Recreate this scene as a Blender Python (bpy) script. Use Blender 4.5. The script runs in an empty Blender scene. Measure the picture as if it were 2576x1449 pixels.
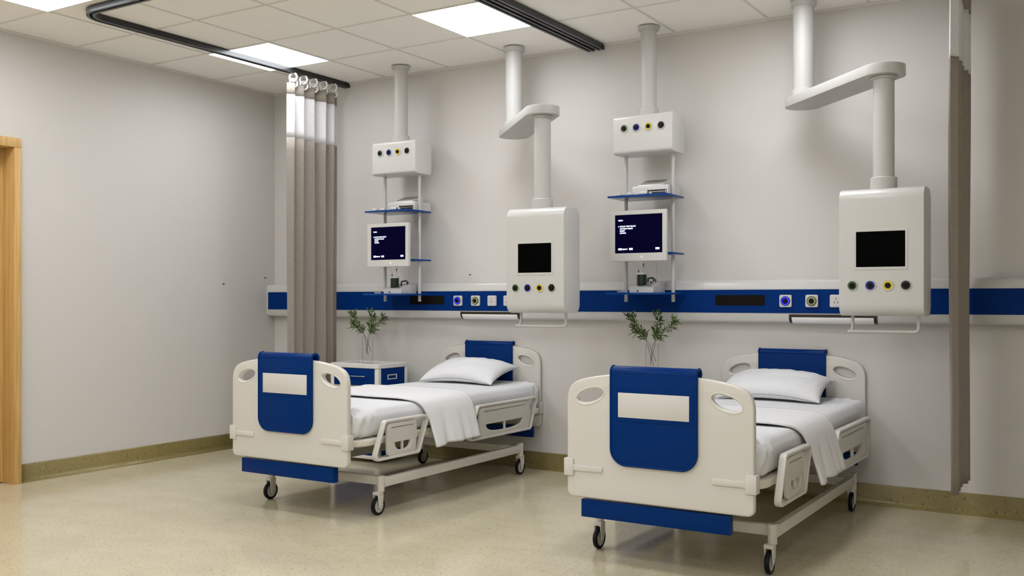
import bpy, bmesh, math, random
from mathutils import Vector, Matrix, noise

# ------------------------------------------------------------------ camera, light, exposure
S = bpy.context.scene
C = S.collection
PI = math.pi
FPX, U0, V0, IW, IH = 2473.6, 1288.3, 753.0, 2576, 1449
cam_d = bpy.data.cameras.new('camera'); cam = bpy.data.objects.new('camera', cam_d); C.objects.link(cam)
cam.location = (6.083, -5.934, 1.19); cam.rotation_euler = (PI/2, 0, 0.56)
cam_d.sensor_width = 36; cam_d.lens = FPX/IW*36
cam_d.shift_x = -(U0-IW/2)/IW; cam_d.shift_y = (V0-IH/2)/IW
cam_d.clip_start = 0.05; cam_d.clip_end = 60
S.camera = cam
w = bpy.data.worlds.new('world'); S.world = w; w.use_nodes = True
w.node_tree.nodes['Background'].inputs[0].default_value = (1.0, 0.97, 0.91, 1)
w.node_tree.nodes['Background'].inputs[1].default_value = 0.0
S.view_settings.view_transform = 'Standard'; S.view_settings.look = 'None'
S.view_settings.gamma = 1; S.view_settings.use_curve_mapping = False
S.view_settings.exposure = 0.53
PANEL_POWER = 9.5                                   # emission of the ceiling light diffusers

# ------------------------------------------------------------------ materials
def srgb(r, g, b):
    f = lambda c: (c/255/12.92) if c/255 <= .04045 else ((c/255+.055)/1.055)**2.4
    return (f(r), f(g), f(b), 1)
def mat(name, col, rough=.5, metal=0, spec=.5, coat=0, emis=None, es=0, alpha=1, trans=0, noise_amt=0, noise_scale=40, bump=0, sss=0):
    m = bpy.data.materials.new(name); m.use_nodes = True
    nt = m.node_tree; b = nt.nodes['Principled BSDF']
    b.inputs['Base Color'].default_value = col; b.inputs['Roughness'].default_value = rough
    b.inputs['Metallic'].default_value = metal; b.inputs['Specular IOR Level'].default_value = spec
    b.inputs['Coat Weight'].default_value = coat; b.inputs['Coat Roughness'].default_value = .08
    b.inputs['Alpha'].default_value = alpha; b.inputs['Transmission Weight'].default_value = trans
    if emis: b.inputs['Emission Color'].default_value = emis; b.inputs['Emission Strength'].default_value = es
    if noise_amt or bump:
        tc = nt.nodes.new('ShaderNodeTexCoord'); n = nt.nodes.new('ShaderNodeTexNoise')
        n.inputs['Scale'].default_value = noise_scale; n.inputs['Detail'].default_value = 4
        nt.links.new(tc.outputs['Object'], n.inputs['Vector'])
        if noise_amt:
            mx = nt.nodes.new('ShaderNodeMix'); mx.data_type = 'RGBA'
            mx.inputs[6].default_value = tuple(c*(1-noise_amt) for c in col[:3])+(1,)
            mx.inputs[7].default_value = tuple(min(1, c*(1+noise_amt)) for c in col[:3])+(1,)
            nt.links.new(n.outputs['Fac'], mx.inputs[0]); nt.links.new(mx.outputs[2], b.inputs['Base Color'])
        if bump:
            bp = nt.nodes.new('ShaderNodeBump'); bp.inputs['Strength'].default_value = bump; bp.inputs['Distance'].default_value = .002
            nt.links.new(n.outputs['Fac'], bp.inputs['Height']); nt.links.new(bp.outputs[0], b.inputs['Normal'])
    return m
M = {}
M['wall'] = mat('wall_paint', (.62, .600, .572, 1), .55, spec=.35, bump=.05, noise_scale=180)
M['wall_bounce'] = mat('wall_paint_bounce', (.92, .90, .86, 1), .7)  # unseen walls, whitened to bounce fill light into the room
M['ceil'] = mat('ceiling_tile', (.95, .93, .90, 1), .8, spec=.2, noise_amt=.02, noise_scale=90)
M['tbar'] = mat('ceiling_tbar', (.74, .71, .67, 1), .5)
M['bedwhite'] = mat('bed_plastic', (.625, .605, .555, 1), .34, coat=.12)
M['slab'] = mat('bed_base_cream', (.70, .665, .57, 1), .4)
M['frame'] = mat('bed_frame_paint', (.62, .595, .54, 1), .35)
M['blue'] = mat('blue_plastic', (.0, .025, .145, 1), .25, spec=.08)
M['bluedeep'] = mat('blue_panel', (.0, .026, .160, 1), .4, spec=.06)
M['device'] = mat('device_white', (.59, .582, .562, 1), .32, coat=.12)
M['console'] = mat('console_white', (.57, .565, .55, 1), .3, coat=.15)
M['plate'] = mat('label_white', (.62, .60, .57, 1), .5)
M['sheet'] = mat('sheet_cotton', (.72, .725, .74, 1), .8, spec=.15, bump=.15, noise_scale=30)
M['blanket'] = mat('blanket_cotton', (.74, .74, .745, 1), .9, spec=.1, bump=.35, noise_scale=260)
M['rubber'] = mat('black_rubber', (.004, .0045, .007, 1), .4, spec=.2)
M['hub'] = mat('wheel_grey', (.50, .49, .46, 1), .4)
M['black'] = mat('black_plastic', (.006, .006, .006, 1), .3)
M['knob'] = mat('knob_black', (.007, .0075, .007, 1), .4, spec=.12)
M['screenoff'] = mat('screen_off', (.001, .001, .001, 1), .3, spec=.02)
M['inlay'] = mat('inlay_dark', (.010, .009, .007, 1), .5, spec=.03)
M['green'] = mat('ring_green', (.045, .12, .015, 1), .4)
M['ringblue'] = mat('ring_blue', (.004, .004, .25, 1), .4)
M['yellow'] = mat('ring_yellow', (.72, .55, .0, 1), .4)
M['ringdark'] = mat('ring_maroon', (.012, .002, .002, 1), .4)
M['ringcream'] = mat('ring_cream', (.36, .37, .18, 1), .4)
M['ringglow'] = mat('ring_glow_blue', (.0, .0, .55, 1), .3, emis=(.0, .0, 1, 1), es=.35)
M['dots'] = mat('dot_lights', (.4, .5, .9, 1), .3, emis=(.45, .55, 1, 1), es=.6)
M['chrome'] = mat('chrome', (.62, .6, .57, 1), .2, metal=1)
M['pole'] = mat('pole_white', (.52, .512, .495, 1), .42)
M['rail'] = mat('rail_dark', (.035, .037, .038, 1), .32, metal=.5)
M['railin'] = mat('rail_slot', (.002, .002, .002, 1), .6)
M['ring'] = mat('curtain_ring_white', (.80, .80, .79, 1), .35)
M['jar'] = mat('jar_green', (.003, .022, .009, 1), .25)
M['lid'] = mat('jar_lid', (.68, .68, .60, 1), .4)
M['navy'] = mat('clip_navy', (.002, .003, .06, 1), .4)
M['tube'] = mat('clear_tube', (.8, .79, .76, 1), .2, alpha=.45)
M['light_glow'] = mat('light_diffuser', (.9, .9, .9, 1), .5, emis=(.955, .965, 1, 1), es=PANEL_POWER)
M['screen'] = mat('screen_on', (.001, .001, .008, 1), .3, spec=.02, emis=(.001, .0, .03, 1), es=.25)
M['text'] = mat('screen_text', (.7, .75, .95, 1), .4, emis=(.72, .78, 1, 1), es=1.0)
M['textblue'] = mat('screen_text_key', (.0, .0, .2, 1), .4, emis=(.25, .32, 1, 1), es=.6)
M['tray'] = mat('cabinet_white', (.68, .67, .64, 1), .35, coat=.1)
M['keypad'] = mat('keypad_grey', (.30, .30, .27, 1), .5, noise_amt=.35, noise_scale=300)
M['branch'] = mat('branch_brown', (.05, .035, .03, 1), .6)
M['lampglass'] = mat('lamp_cover', (.82, .82, .82, 1), .3, coat=.2)
M['lampframe'] = mat('lamp_bronze', (.035, .028, .018, 1), .28, metal=.4)

def acrylic():
    m = bpy.data.materials.new('blue_acrylic'); m.use_nodes = True; nt = m.node_tree; b = nt.nodes['Principled BSDF']
    b.inputs['Base Color'].default_value = (.003, .05, .24, 1); b.inputs['Roughness'].default_value = .12
    b.inputs['Alpha'].default_value = .95; b.inputs['Specular IOR Level'].default_value = .15
    return m
M['acrylic'] = acrylic()
def glass():
    m = bpy.data.materials.new('clear_glass'); m.use_nodes = True; nt = m.node_tree
    for n in list(nt.nodes):
        if n.type == 'BSDF_PRINCIPLED': nt.nodes.remove(n)
    out = [n for n in nt.nodes if n.type == 'OUTPUT_MATERIAL'][0]
    t = nt.nodes.new('ShaderNodeBsdfTransparent'); t.inputs[0].default_value = (.992, .992, .99, 1)
    g = nt.nodes.new('ShaderNodeBsdfGlossy'); g.inputs['Roughness'].default_value = .03
    lw = nt.nodes.new('ShaderNodeLayerWeight'); lw.inputs['Blend'].default_value = .03
    mx = nt.nodes.new('ShaderNodeMixShader')
    nt.links.new(lw.outputs['Fresnel'], mx.inputs[0]); nt.links.new(t.outputs[0], mx.inputs[1]); nt.links.new(g.outputs[0], mx.inputs[2])
    nt.links.new(mx.outputs[0], out.inputs[0]); return m
M['glass'] = glass()
def speckle(name, base, dark, light, rough, coat, sc=1.0):
    m = bpy.data.materials.new(name); m.use_nodes = True; nt = m.node_tree; b = nt.nodes['Principled BSDF']
    L = nt.links.new
    tc = nt.nodes.new('ShaderNodeTexCoord'); mp = nt.nodes.new('ShaderNodeMapping')
    mp.inputs['Rotation'].default_value = (0, 0, .5); mp.inputs['Scale'].default_value = (sc, 1.9*sc, sc)
    L(tc.outputs['Object'], mp.inputs[0])
    def ns(scale, lo, hi, off):
        mm = nt.nodes.new('ShaderNodeMapping'); mm.inputs['Location'].default_value = (off, off*2, off)
        L(mp.outputs[0], mm.inputs[0])
        n = nt.nodes.new('ShaderNodeTexNoise'); n.inputs['Scale'].default_value = scale; n.inputs['Detail'].default_value = 3
        n.inputs['Roughness'].default_value = .6
        L(mm.outputs[0], n.inputs['Vector'])
        r = nt.nodes.new('ShaderNodeMapRange'); r.inputs[1].default_value = lo; r.inputs[2].default_value = hi
        L(n.outputs['Fac'], r.inputs[0]); return r.outputs[0]
    def mix(fac, a, c, k=1):
        x = nt.nodes.new('ShaderNodeMix'); x.data_type = 'RGBA'
        f = fac
        if k != 1:
            q = nt.nodes.new('ShaderNodeMath'); q.operation = 'MULTIPLY'; q.inputs[1].default_value = k; L(fac, q.inputs[0]); f = q.outputs[0]
        L(f, x.inputs[0])
        if isinstance(a, tuple): x.inputs[6].default_value = a
        else: L(a, x.inputs[6])
        x.inputs[7].default_value = c; return x.outputs[2]
    c = mix(ns(3, .35, .65, 0), tuple(v*.96 for v in base[:3])+(1,), tuple(min(1, v*1.04) for v in base[:3])+(1,))
    c = mix(ns(48, .60, .68, 3), c, dark, .75)
    c = mix(ns(75, .62, .70, 7), c, dark, .6)
    c = mix(ns(60, .62, .70, 11), c, light, .8)
    L(c, b.inputs['Base Color'])
    b.inputs['Roughness'].default_value = rough; b.inputs['Specular IOR Level'].default_value = .5
    b.inputs['Coat Weight'].default_value = coat; b.inputs['Coat Roughness'].default_value = .1
    return m
M['floor'] = speckle('floor_vinyl', (.56, .510, .365, 1), (.38, .26, .10, 1), (.76, .71, .56, 1), .13, .0)
M['base'] = speckle('baseboard_vinyl', (.25, .20, .072, 1), (.07, .05, .015, 1), (.40, .34, .16, 1), .3, .1)
def wood():
    m = bpy.data.materials.new('oak_wood'); m.use_nodes = True; nt = m.node_tree; b = nt.nodes['Principled BSDF']; L = nt.links.new
    tc = nt.nodes.new('ShaderNodeTexCoord'); mp = nt.nodes.new('ShaderNodeMapping'); mp.inputs['Scale'].default_value = (26, 26, 1.2)
    n = nt.nodes.new('ShaderNodeTexNoise'); n.inputs['Scale'].default_value = 2.2; n.inputs['Detail'].default_value = 6
    r = nt.nodes.new('ShaderNodeValToRGB'); r.color_ramp.elements[0].position = .3; r.color_ramp.elements[0].color = (.50, .30, .09, 1)
    r.color_ramp.elements[1].position = .7; r.color_ramp.elements[1].color = (.66, .43, .17, 1)
    L(tc.outputs['Object'], mp.inputs[0]); L(mp.outputs[0], n.inputs['Vector']); L(n.outputs['Fac'], r.inputs[0]); L(r.outputs[0], b.inputs['Base Color'])
    b.inputs['Roughness'].default_value = .45; return m
M['wood'] = wood()
def fabric(name, c1, c2, scale, alpha_amt=0):
    m = bpy.data.materials.new(name); m.use_nodes = True; nt = m.node_tree; b = nt.nodes['Principled BSDF']; L = nt.links.new
    tc = nt.nodes.new('ShaderNodeTexCoord'); n = nt.nodes.new('ShaderNodeTexNoise'); n.inputs['Scale'].default_value = scale; n.inputs['Detail'].default_value = 2
    mp = nt.nodes.new('ShaderNodeMapping'); mp.inputs['Scale'].default_value = (1, 1, 2.2)
    L(tc.outputs['Object'], mp.inputs[0]); L(mp.outputs[0], n.inputs['Vector'])
    r = nt.nodes.new('ShaderNodeValToRGB'); r.color_ramp.elements[0].position = .35; r.color_ramp.elements[0].color = c1
    r.color_ramp.elements[1].position = .65; r.color_ramp.elements[1].color = c2
    L(n.outputs['Fac'], r.inputs[0]); L(r.outputs[0], b.inputs['Base Color'])
    b.inputs['Roughness'].default_value = .85; b.inputs['Specular IOR Level'].default_value = .15
    if alpha_amt: b.inputs['Alpha'].default_value = 1-alpha_amt
    bp = nt.nodes.new('ShaderNodeBump'); bp.inputs['Strength'].default_value = .3; bp.inputs['Distance'].default_value = .001
    L(n.outputs['Fac'], bp.inputs['Height']); L(bp.outputs[0], b.inputs['Normal'])
    return m
M['taupe'] = fabric('curtain_taupe', (.25, .22, .185, 1), (.36, .325, .285, 1), 170)
M['mesh'] = fabric('curtain_mesh', (.68, .68, .685, 1), (.84, .84, .86, 1), 200, .08)
def leafmat():
    m = bpy.data.materials.new('leaf_green'); m.use_nodes = True; nt = m.node_tree; b = nt.nodes['Principled BSDF']; L = nt.links.new
    tc = nt.nodes.new('ShaderNodeTexCoord'); n = nt.nodes.new('ShaderNodeTexNoise'); n.inputs['Scale'].default_value = 35
    r = nt.nodes.new('ShaderNodeValToRGB'); r.color_ramp.elements[0].position = .35; r.color_ramp.elements[0].color = (.025, .055, .010, 1)
    r.color_ramp.elements[1].position = .7; r.color_ramp.elements[1].color = (.13, .21, .035, 1)
    L(tc.outputs['Object'], n.inputs['Vector']); L(n.outputs['Fac'], r.inputs[0]); L(r.outputs[0], b.inputs['Base Color'])
    b.inputs['Roughness'].default_value = .4; return m
M['leaf'] = leafmat()
M['seam'] = mat('seam_thread', (.30, .30, .31, 1), .9, spec=.1)

# ------------------------------------------------------------------ mesh helpers (all coordinates are world metres)
class MB:
    def __init__(s): s.bm = bmesh.new(); s.mats = []
    def mi(s, m):
        if m not in s.mats: s.mats.append(m)
        return s.mats.index(m)
    def add_mesh(s, me, mtx, m):
        k = s.mi(m); n0 = len(s.bm.faces); v0 = len(s.bm.verts)
        s.bm.from_mesh(me); s.bm.verts.ensure_lookup_table(); s.bm.faces.ensure_lookup_table()
        if mtx is not None: bmesh.ops.transform(s.bm, matrix=mtx, verts=s.bm.verts[v0:])
        for f in s.bm.faces[n0:]: f.material_index = k
        return s
    def box(s, x0, x1, y0, y1, z0, z1, m, bev=0, seg=2, mtx=None):
        b = bmesh.new(); bmesh.ops.create_cube(b, size=1)
        for v in b.verts: v.co = ((x0+x1)/2+v.co.x*(x1-x0), (y0+y1)/2+v.co.y*(y1-y0), (z0+z1)/2+v.co.z*(z1-z0))
        if bev: bmesh.ops.bevel(b, geom=list(b.edges), offset=bev, segments=seg, profile=.5, affect='EDGES')
        me = bpy.data.meshes.new('t'); b.to_mesh(me); b.free(); s.add_mesh(me, mtx, m); bpy.data.meshes.remove(me); return s
    def lathe(s, prof, center, m, axis='z', n=32, sx=1, sy=1):
        # prof: list of (r, h) revolved about axis through center
        b = bmesh.new(); rings = []
        for r, h in prof:
            if r < 1e-6: rings.append([b.verts.new((0, 0, h))])
            else: rings.append([b.verts.new((r*sx*math.cos(2*PI*i/n), r*sy*math.sin(2*PI*i/n), h)) for i in range(n)])
        for A, B in zip(rings, rings[1:]):
            for i in range(n):
                j = (i+1) % n
                if len(A) == 1 and len(B) == 1: continue
                if len(A) == 1: b.faces.new((A[0], B[i], B[j]))
                elif len(B) == 1: b.faces.new((A[i], A[j], B[0]))
                else: b.faces.new((A[i], A[j], B[j], B[i]))
        bmesh.ops.recalc_face_normals(b, faces=b.faces)
        rot = {'z': Matrix(), 'y': Matrix.Rotation(PI/2, 4, 'X'), 'x': Matrix.Rotation(PI/2, 4, 'Y')}[axis]   # 'y': +h goes to -y
        me = bpy.data.meshes.new('t'); b.to_mesh(me); b.free()
        s.add_mesh(me, Matrix.Translation(center) @ rot, m); bpy.data.meshes.remove(me); return s
    def cyl(s, c, r, h0, h1, m, axis='z', n=32, bev=.001):
        bev = min(bev, r*.4, abs(h1-h0)*.4)
        return s.lathe([(0, h0), (r-bev, h0), (r, h0+bev), (r, h1-bev), (r-bev, h1), (0, h1)], c, m, axis, n)
    def tube(s, pts, r, m, n=10, closed=False, rb=None):
        # round tube along a polyline; rb: second radius (flat section)
        b = bmesh.new(); pts = [Vector(p) for p in pts]; N = len(pts); rings = []; up = None
        for i, p in enumerate(pts):
            if closed: t = (pts[(i+1) % N]-pts[i-1]).normalized()
            else: t = (pts[min(i+1, N-1)]-pts[max(i-1, 0)]).normalized()
            if up is None:
                up = Vector((0, 0, 1)) if abs(t.z) < .9 else Vector((0, 1, 0))
            side = t.cross(up).normalized(); up = side.cross(t).normalized()
            rr = r[i] if isinstance(r, (list, tuple)) else r
            rings.append([b.verts.new(p+side*rr*math.cos(2*PI*k/n)+up*(rb or rr)*math.sin(2*PI*k/n)) for k in range(n)])
        for i in range(N if closed else N-1):
            A, B = rings[i], rings[(i+1) % N]
            for k in range(n): b.faces.new((A[k], A[(k+1) % n], B[(k+1) % n], B[k]))
        if not closed:
            b.faces.new(rings[0]); b.faces.new(rings[-1])
        bmesh.ops.recalc_face_normals(b, faces=b.faces)
        me = bpy.data.meshes.new('t'); b.to_mesh(me); b.free(); s.add_mesh(me, None, m); bpy.data.meshes.remove(me); return s
    def prism(s, pts, a0, a1, m, plane='yz', bev=0):
        # closed outline extruded along the remaining axis from a0 to a1
        return s.plate(pts, [], a0, a1, m, plane, bev)
    def plate(s, outer, holes, a0, a1, m, plane='xz', bev=.003, res=2):
        cu = bpy.data.curves.new('t', 'CURVE'); cu.dimensions = '2D'; cu.fill_mode = 'BOTH'
        th = abs(a1-a0); bev = min(bev, th*.49)
        cu.extrude = th/2-bev; cu.bevel_depth = bev; cu.offset = -bev; cu.bevel_resolution = res
        for loop in [outer]+holes:
            sp = cu.splines.new('POLY'); sp.points.add(len(loop)-1); sp.use_cyclic_u = True
            for q, (x, y) in zip(sp.points, loop): q.co = (x, y, 0, 1)
        ob = bpy.data.objects.new('t', cu); C.objects.link(ob)
        dg = bpy.context.evaluated_depsgraph_get(); me = bpy.data.meshes.new_from_object(ob.evaluated_get(dg))
        C.objects.unlink(ob); bpy.data.objects.remove(ob); bpy.data.curves.remove(cu)
        mid = (a0+a1)/2
        if plane == 'xz': mt = Matrix(((1, 0, 0, 0), (0, 0, -1, mid), (0, 1, 0, 0), (0, 0, 0, 1)))
        elif plane == 'yz': mt = Matrix(((0, 0, 1, mid), (1, 0, 0, 0), (0, 1, 0, 0), (0, 0, 0, 1)))
        else: mt = Matrix.Translation((0, 0, mid))
        s.add_mesh(me, mt, m); bpy.data.meshes.remove(me); return s
    def build(s, name, parent=None, smooth=35, solid=0, subsurf=0):
        bmesh.ops.remove_doubles(s.bm, verts=s.bm.verts, dist=2e-5)
        me = bpy.data.meshes.new(name)
        o = bpy.data.objects.new(name, me); C.objects.link(o)
        off = Vector((0, 0, 0))
        if parent is not None:
            q = parent
            while q is not None: off += q.location; q = q.parent
            o.parent = parent
        else:
            co = [v.co for v in s.bm.verts]
            lo = Vector([min(c[i] for c in co) for i in range(3)]); hi = Vector([max(c[i] for c in co) for i in range(3)])
            off = Vector(((lo.x+hi.x)/2, (lo.y+hi.y)/2, lo.z)); o.location = off
        bmesh.ops.translate(s.bm, vec=-off, verts=s.bm.verts)
        s.bm.to_mesh(me); s.bm.free()
        for m in s.mats: me.materials.append(M[m])
        if smooth:
            for p in me.polygons: p.use_smooth = True
            me.set_sharp_from_angle(angle=math.radians(smooth))
        if solid:
            md = o.modifiers.new('Solidify', 'SOLIDIFY'); md.thickness = solid; md.offset = 0
        if subsurf:
            md = o.modifiers.new('Subdivision', 'SUBSURF'); md.levels = subsurf; md.render_levels = subsurf
        return o
def empty(name, loc, label=None, cat=None, group=None, kind=None):
    o = bpy.data.objects.new(name, None); C.objects.link(o); o.location = loc; o.empty_display_size = .1
    return tag(o, label, cat, group, kind)
def tag(o, label=None, cat=None, group=None, kind=None):
    if label: o['label'] = label
    if cat: o['category'] = cat
    if group: o['group'] = group
    if kind: o['kind'] = kind
    return o
def struct(mb, name, smooth=35):
    return tag(mb.build(name, None, smooth), kind='structure')
def copy_tree(o, parent=None, dx=0, label=None):
    c = o.copy(); C.objects.link(c)
    if parent is not None: c.parent = parent
    if dx: c.location.x += dx
    if label: c['label'] = label
    for ch in [x for x in list(bpy.data.objects) if x.parent == o]: copy_tree(ch, c)
    return c
def smooth_poly(pts, n=6, closed=False):
    P = [Vector(p) for p in pts]; out = []; N = len(P)
    rng = range(N if closed else N-1)
    for i in rng:
        p0 = P[i-1] if (closed or i > 0) else P[0]*2-P[1]; p1 = P[i]; p2 = P[(i+1) % N]
        p3 = P[(i+2) % N] if (closed or i+2 < N) else P[-1]*2-P[-2]
        for k in range(n):
            t = k/n
            out.append(.5*((2*p1)+(p2-p0)*t+(2*p0-5*p1+4*p2-p3)*t*t+(3*p1-p0-3*p2+p3)*t**3))
    if not closed: out.append(P[-1])
    return [tuple(v) for v in out]
def round_poly(pts, r, n=6):
    out = []; N = len(pts)
    for i, p in enumerate(pts):
        rr = r[i] if isinstance(r, (list, tuple)) else r
        p = Vector(p); a = Vector(pts[i-1]); b = Vector(pts[(i+1) % N])
        u = (a-p).normalized(); v = (b-p).normalized()
        if rr <= 0: out.append(tuple(p)); continue
        ang = u.angle(v); d = rr/math.tan(ang/2)
        s = p+u*d; e = p+v*d; cc = p+(u+v).normalized()*(rr/math.sin(ang/2))
        a0 = math.atan2((s-cc).y, (s-cc).x); a1 = math.atan2((e-cc).y, (e-cc).x); da = (a1-a0+PI) % (2*PI)-PI
        for k in range(n+1):
            t = a0+da*k/n; out.append((cc.x+rr*math.cos(t), cc.y+rr*math.sin(t)))
    return out
def rect(x0, x1, y0, y1): return [(x0, y0), (x1, y0), (x1, y1), (x0, y1)]
def ell(cx, cy, a, b, rot, n=32):
    return [(cx+a*math.cos(t)*math.cos(rot)-b*math.sin(t)*math.sin(rot), cy+a*math.cos(t)*math.sin(rot)+b*math.sin(t)*math.cos(rot)) for t in [2*PI*i/n for i in range(n)]]
def text_mesh(body, size, x, z, y, mb, m, bold=.0):
    cu = bpy.data.curves.new('t', 'FONT'); cu.body = body; cu.size = size; cu.extrude = .0002; cu.offset = bold; cu.resolution_u = 3
    ob = bpy.data.objects.new('t', cu); C.objects.link(ob)
    dg = bpy.context.evaluated_depsgraph_get(); me = bpy.data.meshes.new_from_object(ob.evaluated_get(dg))
    C.objects.unlink(ob); bpy.data.objects.remove(ob); bpy.data.curves.remove(cu)
    mb.add_mesh(me, Matrix.Translation((x, y, z)) @ Matrix.Rotation(PI/2, 4, 'X'), m); bpy.data.meshes.remove(me)

# ------------------------------------------------------------------ the room
H = 2.915; XL = -.01; YB = .02; XR = 8.3; YF = -7.3
struct(MB().box(XL-.2, XR+.1, YF-.1, YB+.1, -.1, 0, 'floor'), 'floor', 0)
struct(MB().box(XL-.2, XR+.1, YF-.1, YB+.1, H, H+.1, 'ceil'), 'ceiling', 0)
struct(MB().box(XL-.2, XR+.1, YB, YB+.1, 0, H, 'wall'), 'wall_back', 0)
DY0, DY1, DZ = -2.25, -3.22, 2.19
wl = MB(); wl.box(XL-.15, XL, DY0, YB, 0, H, 'wall'); wl.box(XL-.15, XL, YF, DY1, 0, H, 'wall'); wl.box(XL-.15, XL, DY1, DY0, DZ, H, 'wall')
struct(wl, 'wall_left', 0)
struct(MB().box(XR, XR+.1, YF-.1, YB+.1, 0, H, 'wall_bounce'), 'wall_right', 0)
struct(MB().box(XL-.2, XR+.1, YF-.1, YF, 0, H, 'wall_bounce'), 'wall_front', 0)
# door and its casing
door = MB().box(-.135, -.105, -3.18, -2.286, .006, 2.167, 'wood').build('door_1', None, 0); door['kind'] = 'structure'
cs = MB()
cs.box(-.15, .03, -2.286, -2.238, 0, 2.165, 'wood', .0015); cs.box(-.15, .03, -3.23, -3.18, 0, 2.165, 'wood', .0015)
cs.box(-.15, .03, -3.23, -2.238, 2.1665, 2.227, 'wood', .0015)
struct(cs, 'trim_1')
# baseboards with a coved foot
def cove(d):   # outline (distance from wall, z)
    return [(0, 0), (0, .118), (-.005, .118), (-.007, .110), (-.007, .032), (-.010, .018), (-.018, .008), (-.03, .004), (-.034, 0)]
bb = MB(); bb.prism([(YB+a, z) for a, z in cove(0)], XL, XR, 'base', 'yz'); struct(bb, 'baseboard_back', 0)
bl = MB(); bl.prism([(XL-a, z) for a, z in cove(0)], -YB, -DY0-.012, 'base', 'xz'); o = bl
# 'xz' plates sit at y = mid (mirrored): move into place
bmesh.ops.scale(bl.bm, vec=(1, -1, 1), verts=bl.bm.verts); bmesh.ops.reverse_faces(bl.bm, faces=bl.bm.faces); 
bl2 = MB(); bl2.prism([(XL-a, z) for a, z in cove(0)], 3.235, -YF, 'base', 'xz'); bmesh.ops.scale(bl2.bm, vec=(1, -1, 1), verts=bl2.bm.verts); bmesh.ops.reverse_faces(bl2.bm, faces=bl2.bm.faces)
struct(bl, 'baseboard_left', 0); struct(bl2, 'baseboard_left', 0)
# ceiling grid and wall angle
T = .6; AX, BY = .605, .025
g = MB()
for i in range(14):
    x = AX+T*i
    if x < XR: g.box(x-.0075, x+.0075, YF, YB-.02, H-.004, H+.001, 'tbar')
for i in range(15):
    y = -BY-T*i
    if i and y > YF: g.box(XL+.02, XR, y-.0075, y+.0075, H-.0035, H+.001, 'tbar')
struct(g, 'trim_2', 0)
t3 = MB(); t3.box(XL, XR, YB-.022, YB, H-.006, H, 'tbar'); t3.box(XL, XR, YB-.010, YB, H-.016, H-.006, 'tbar')
t3.box(XL, XL+.022, YF, YB-.022, H-.006, H, 'tbar'); t3.box(XL, XL+.010, YF, YB-.01, H-.016, H-.006, 'tbar')
struct(t3, 'trim_3', 0)

# ceiling light panels: every third tile of every third row
def light_panel(m, n, label):
    x0, y1 = AX+T*m, -(BY+T*n)
    if m == 0: pass
    r = empty('ceiling_light', (x0+T/2, y1-T/2, H-.012), label, 'ceiling light', 'square ceiling light panels')
    MB().box(x0+.006, x0+T-.006, y1-T+.006, y1-.006, H-.0055, H-.0045, 'light_glow').build('diffuser', r, 0)
    f = MB(); a, b, c, d = x0+.001, x0+T-.001, y1-T+.001, y1-.001
    for q in ((a, b, c, c+.006), (a, b, d-.006, d), (a, a+.006, c+.006, d-.006), (b-.006, b, c+.006, d-.006)): f.box(*q, H-.007, H-.001, 'tbar')
    f.build('frame', r, 0)
light_panel(0, 1, 'square ceiling light panel crossed by the curtain track nearest the left wall')
light_panel(3, 1, 'large bright square ceiling light panel at top centre beside the double curtain tracks')
light_panel(0, 4, 'square ceiling light panel cut off at the top left corner of the photo')
light_panel(3, 4, 'square ceiling light panel in the middle row out in front of the beds')
light_panel(6, 1, 'square ceiling light panel above the right bed')
light_panel(6, 4, 'square ceiling light panel of the second row, toward the right side of the room')
for m_ in (0, 3, 6, 9):  # third and last rows: unseen panels added for fill light
    light_panel(m_, 7, 'added fill light panel, unseen, in the third row, %s' % {0: 'near the left wall', 3: 'in the middle', 6: 'above the camera', 9: 'toward the right wall'}[m_])
    light_panel(m_, 10, 'added fill light panel, unseen, in the last row, %s' % {0: 'near the left wall', 3: 'in the middle', 6: 'behind the camera', 9: 'toward the right wall'}[m_])

# ------------------------------------------------------------------ curtain tracks
def track(xa, xb, yf, label):
    r = .15; pts = [(xa, YB-.001), (xa, yf+r)]
    for k in range(1, 9): t = PI+PI/2*k/8; pts.append((xa+r+r*math.cos(t), yf+r+r*math.sin(t)))
    for k in range(0, 9): t = -PI/2+PI/2*k/8; pts.append((xb-r+r*math.cos(t), yf+r+r*math.sin(t)))
    pts.append((xb, YB-.001))
    P = [Vector(p) for p in pts]; N = len(P)
    def side(off):
        o = []
        for i, p in enumerate(P):
            t = (P[min(i+1, N-1)]-P[max(i-1, 0)]).normalized(); nn = Vector((-t.y, t.x)); o.append(p+nn*off)
        return o
    mb = MB()
    def band(o0, o1, z0, z1, m):
        A, B = side(o0), side(o1); b = mb.bm; k = mb.mi(m); vs = []
        for p, q in zip(A, B): vs.append([b.verts.new((p.x, p.y, z0)), b.verts.new((q.x, q.y, z0)), b.verts.new((q.x, q.y, z1)), b.verts.new((p.x, p.y, z1))])
        for u, v in zip(vs, vs[1:]):
            for e in range(4): f = b.faces.new((u[e], u[(e+1) % 4], v[(e+1) % 4], v[e])); f.material_index = k
        b.faces.new(vs[0]).material_index = k; b.faces.new(vs[-1]).material_index = k
    band(-.026, .026, H-.016, H-.0065, 'rail')
    band(-.026, -.018, H-.04, H-.016, 'rail'); band(.018, .026, H-.04, H-.016, 'rail')
    band(-.018, -.007, H-.04, H-.035, 'rail'); band(.007, .018, H-.04, H-.035, 'rail')
    band(-.0178, .0178, H-.020, H-.0162, 'railin')
    bmesh.ops.recalc_face_normals(mb.bm, faces=mb.bm.faces)
    o = mb.build('curtain_track', None, 50)
    return tag(o, label, 'curtain track', 'dark u-shaped ceiling curtain tracks')
track(.80, 2.985, -2.345, 'dark grey curtain track with rounded corner around the left bed bay')
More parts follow.
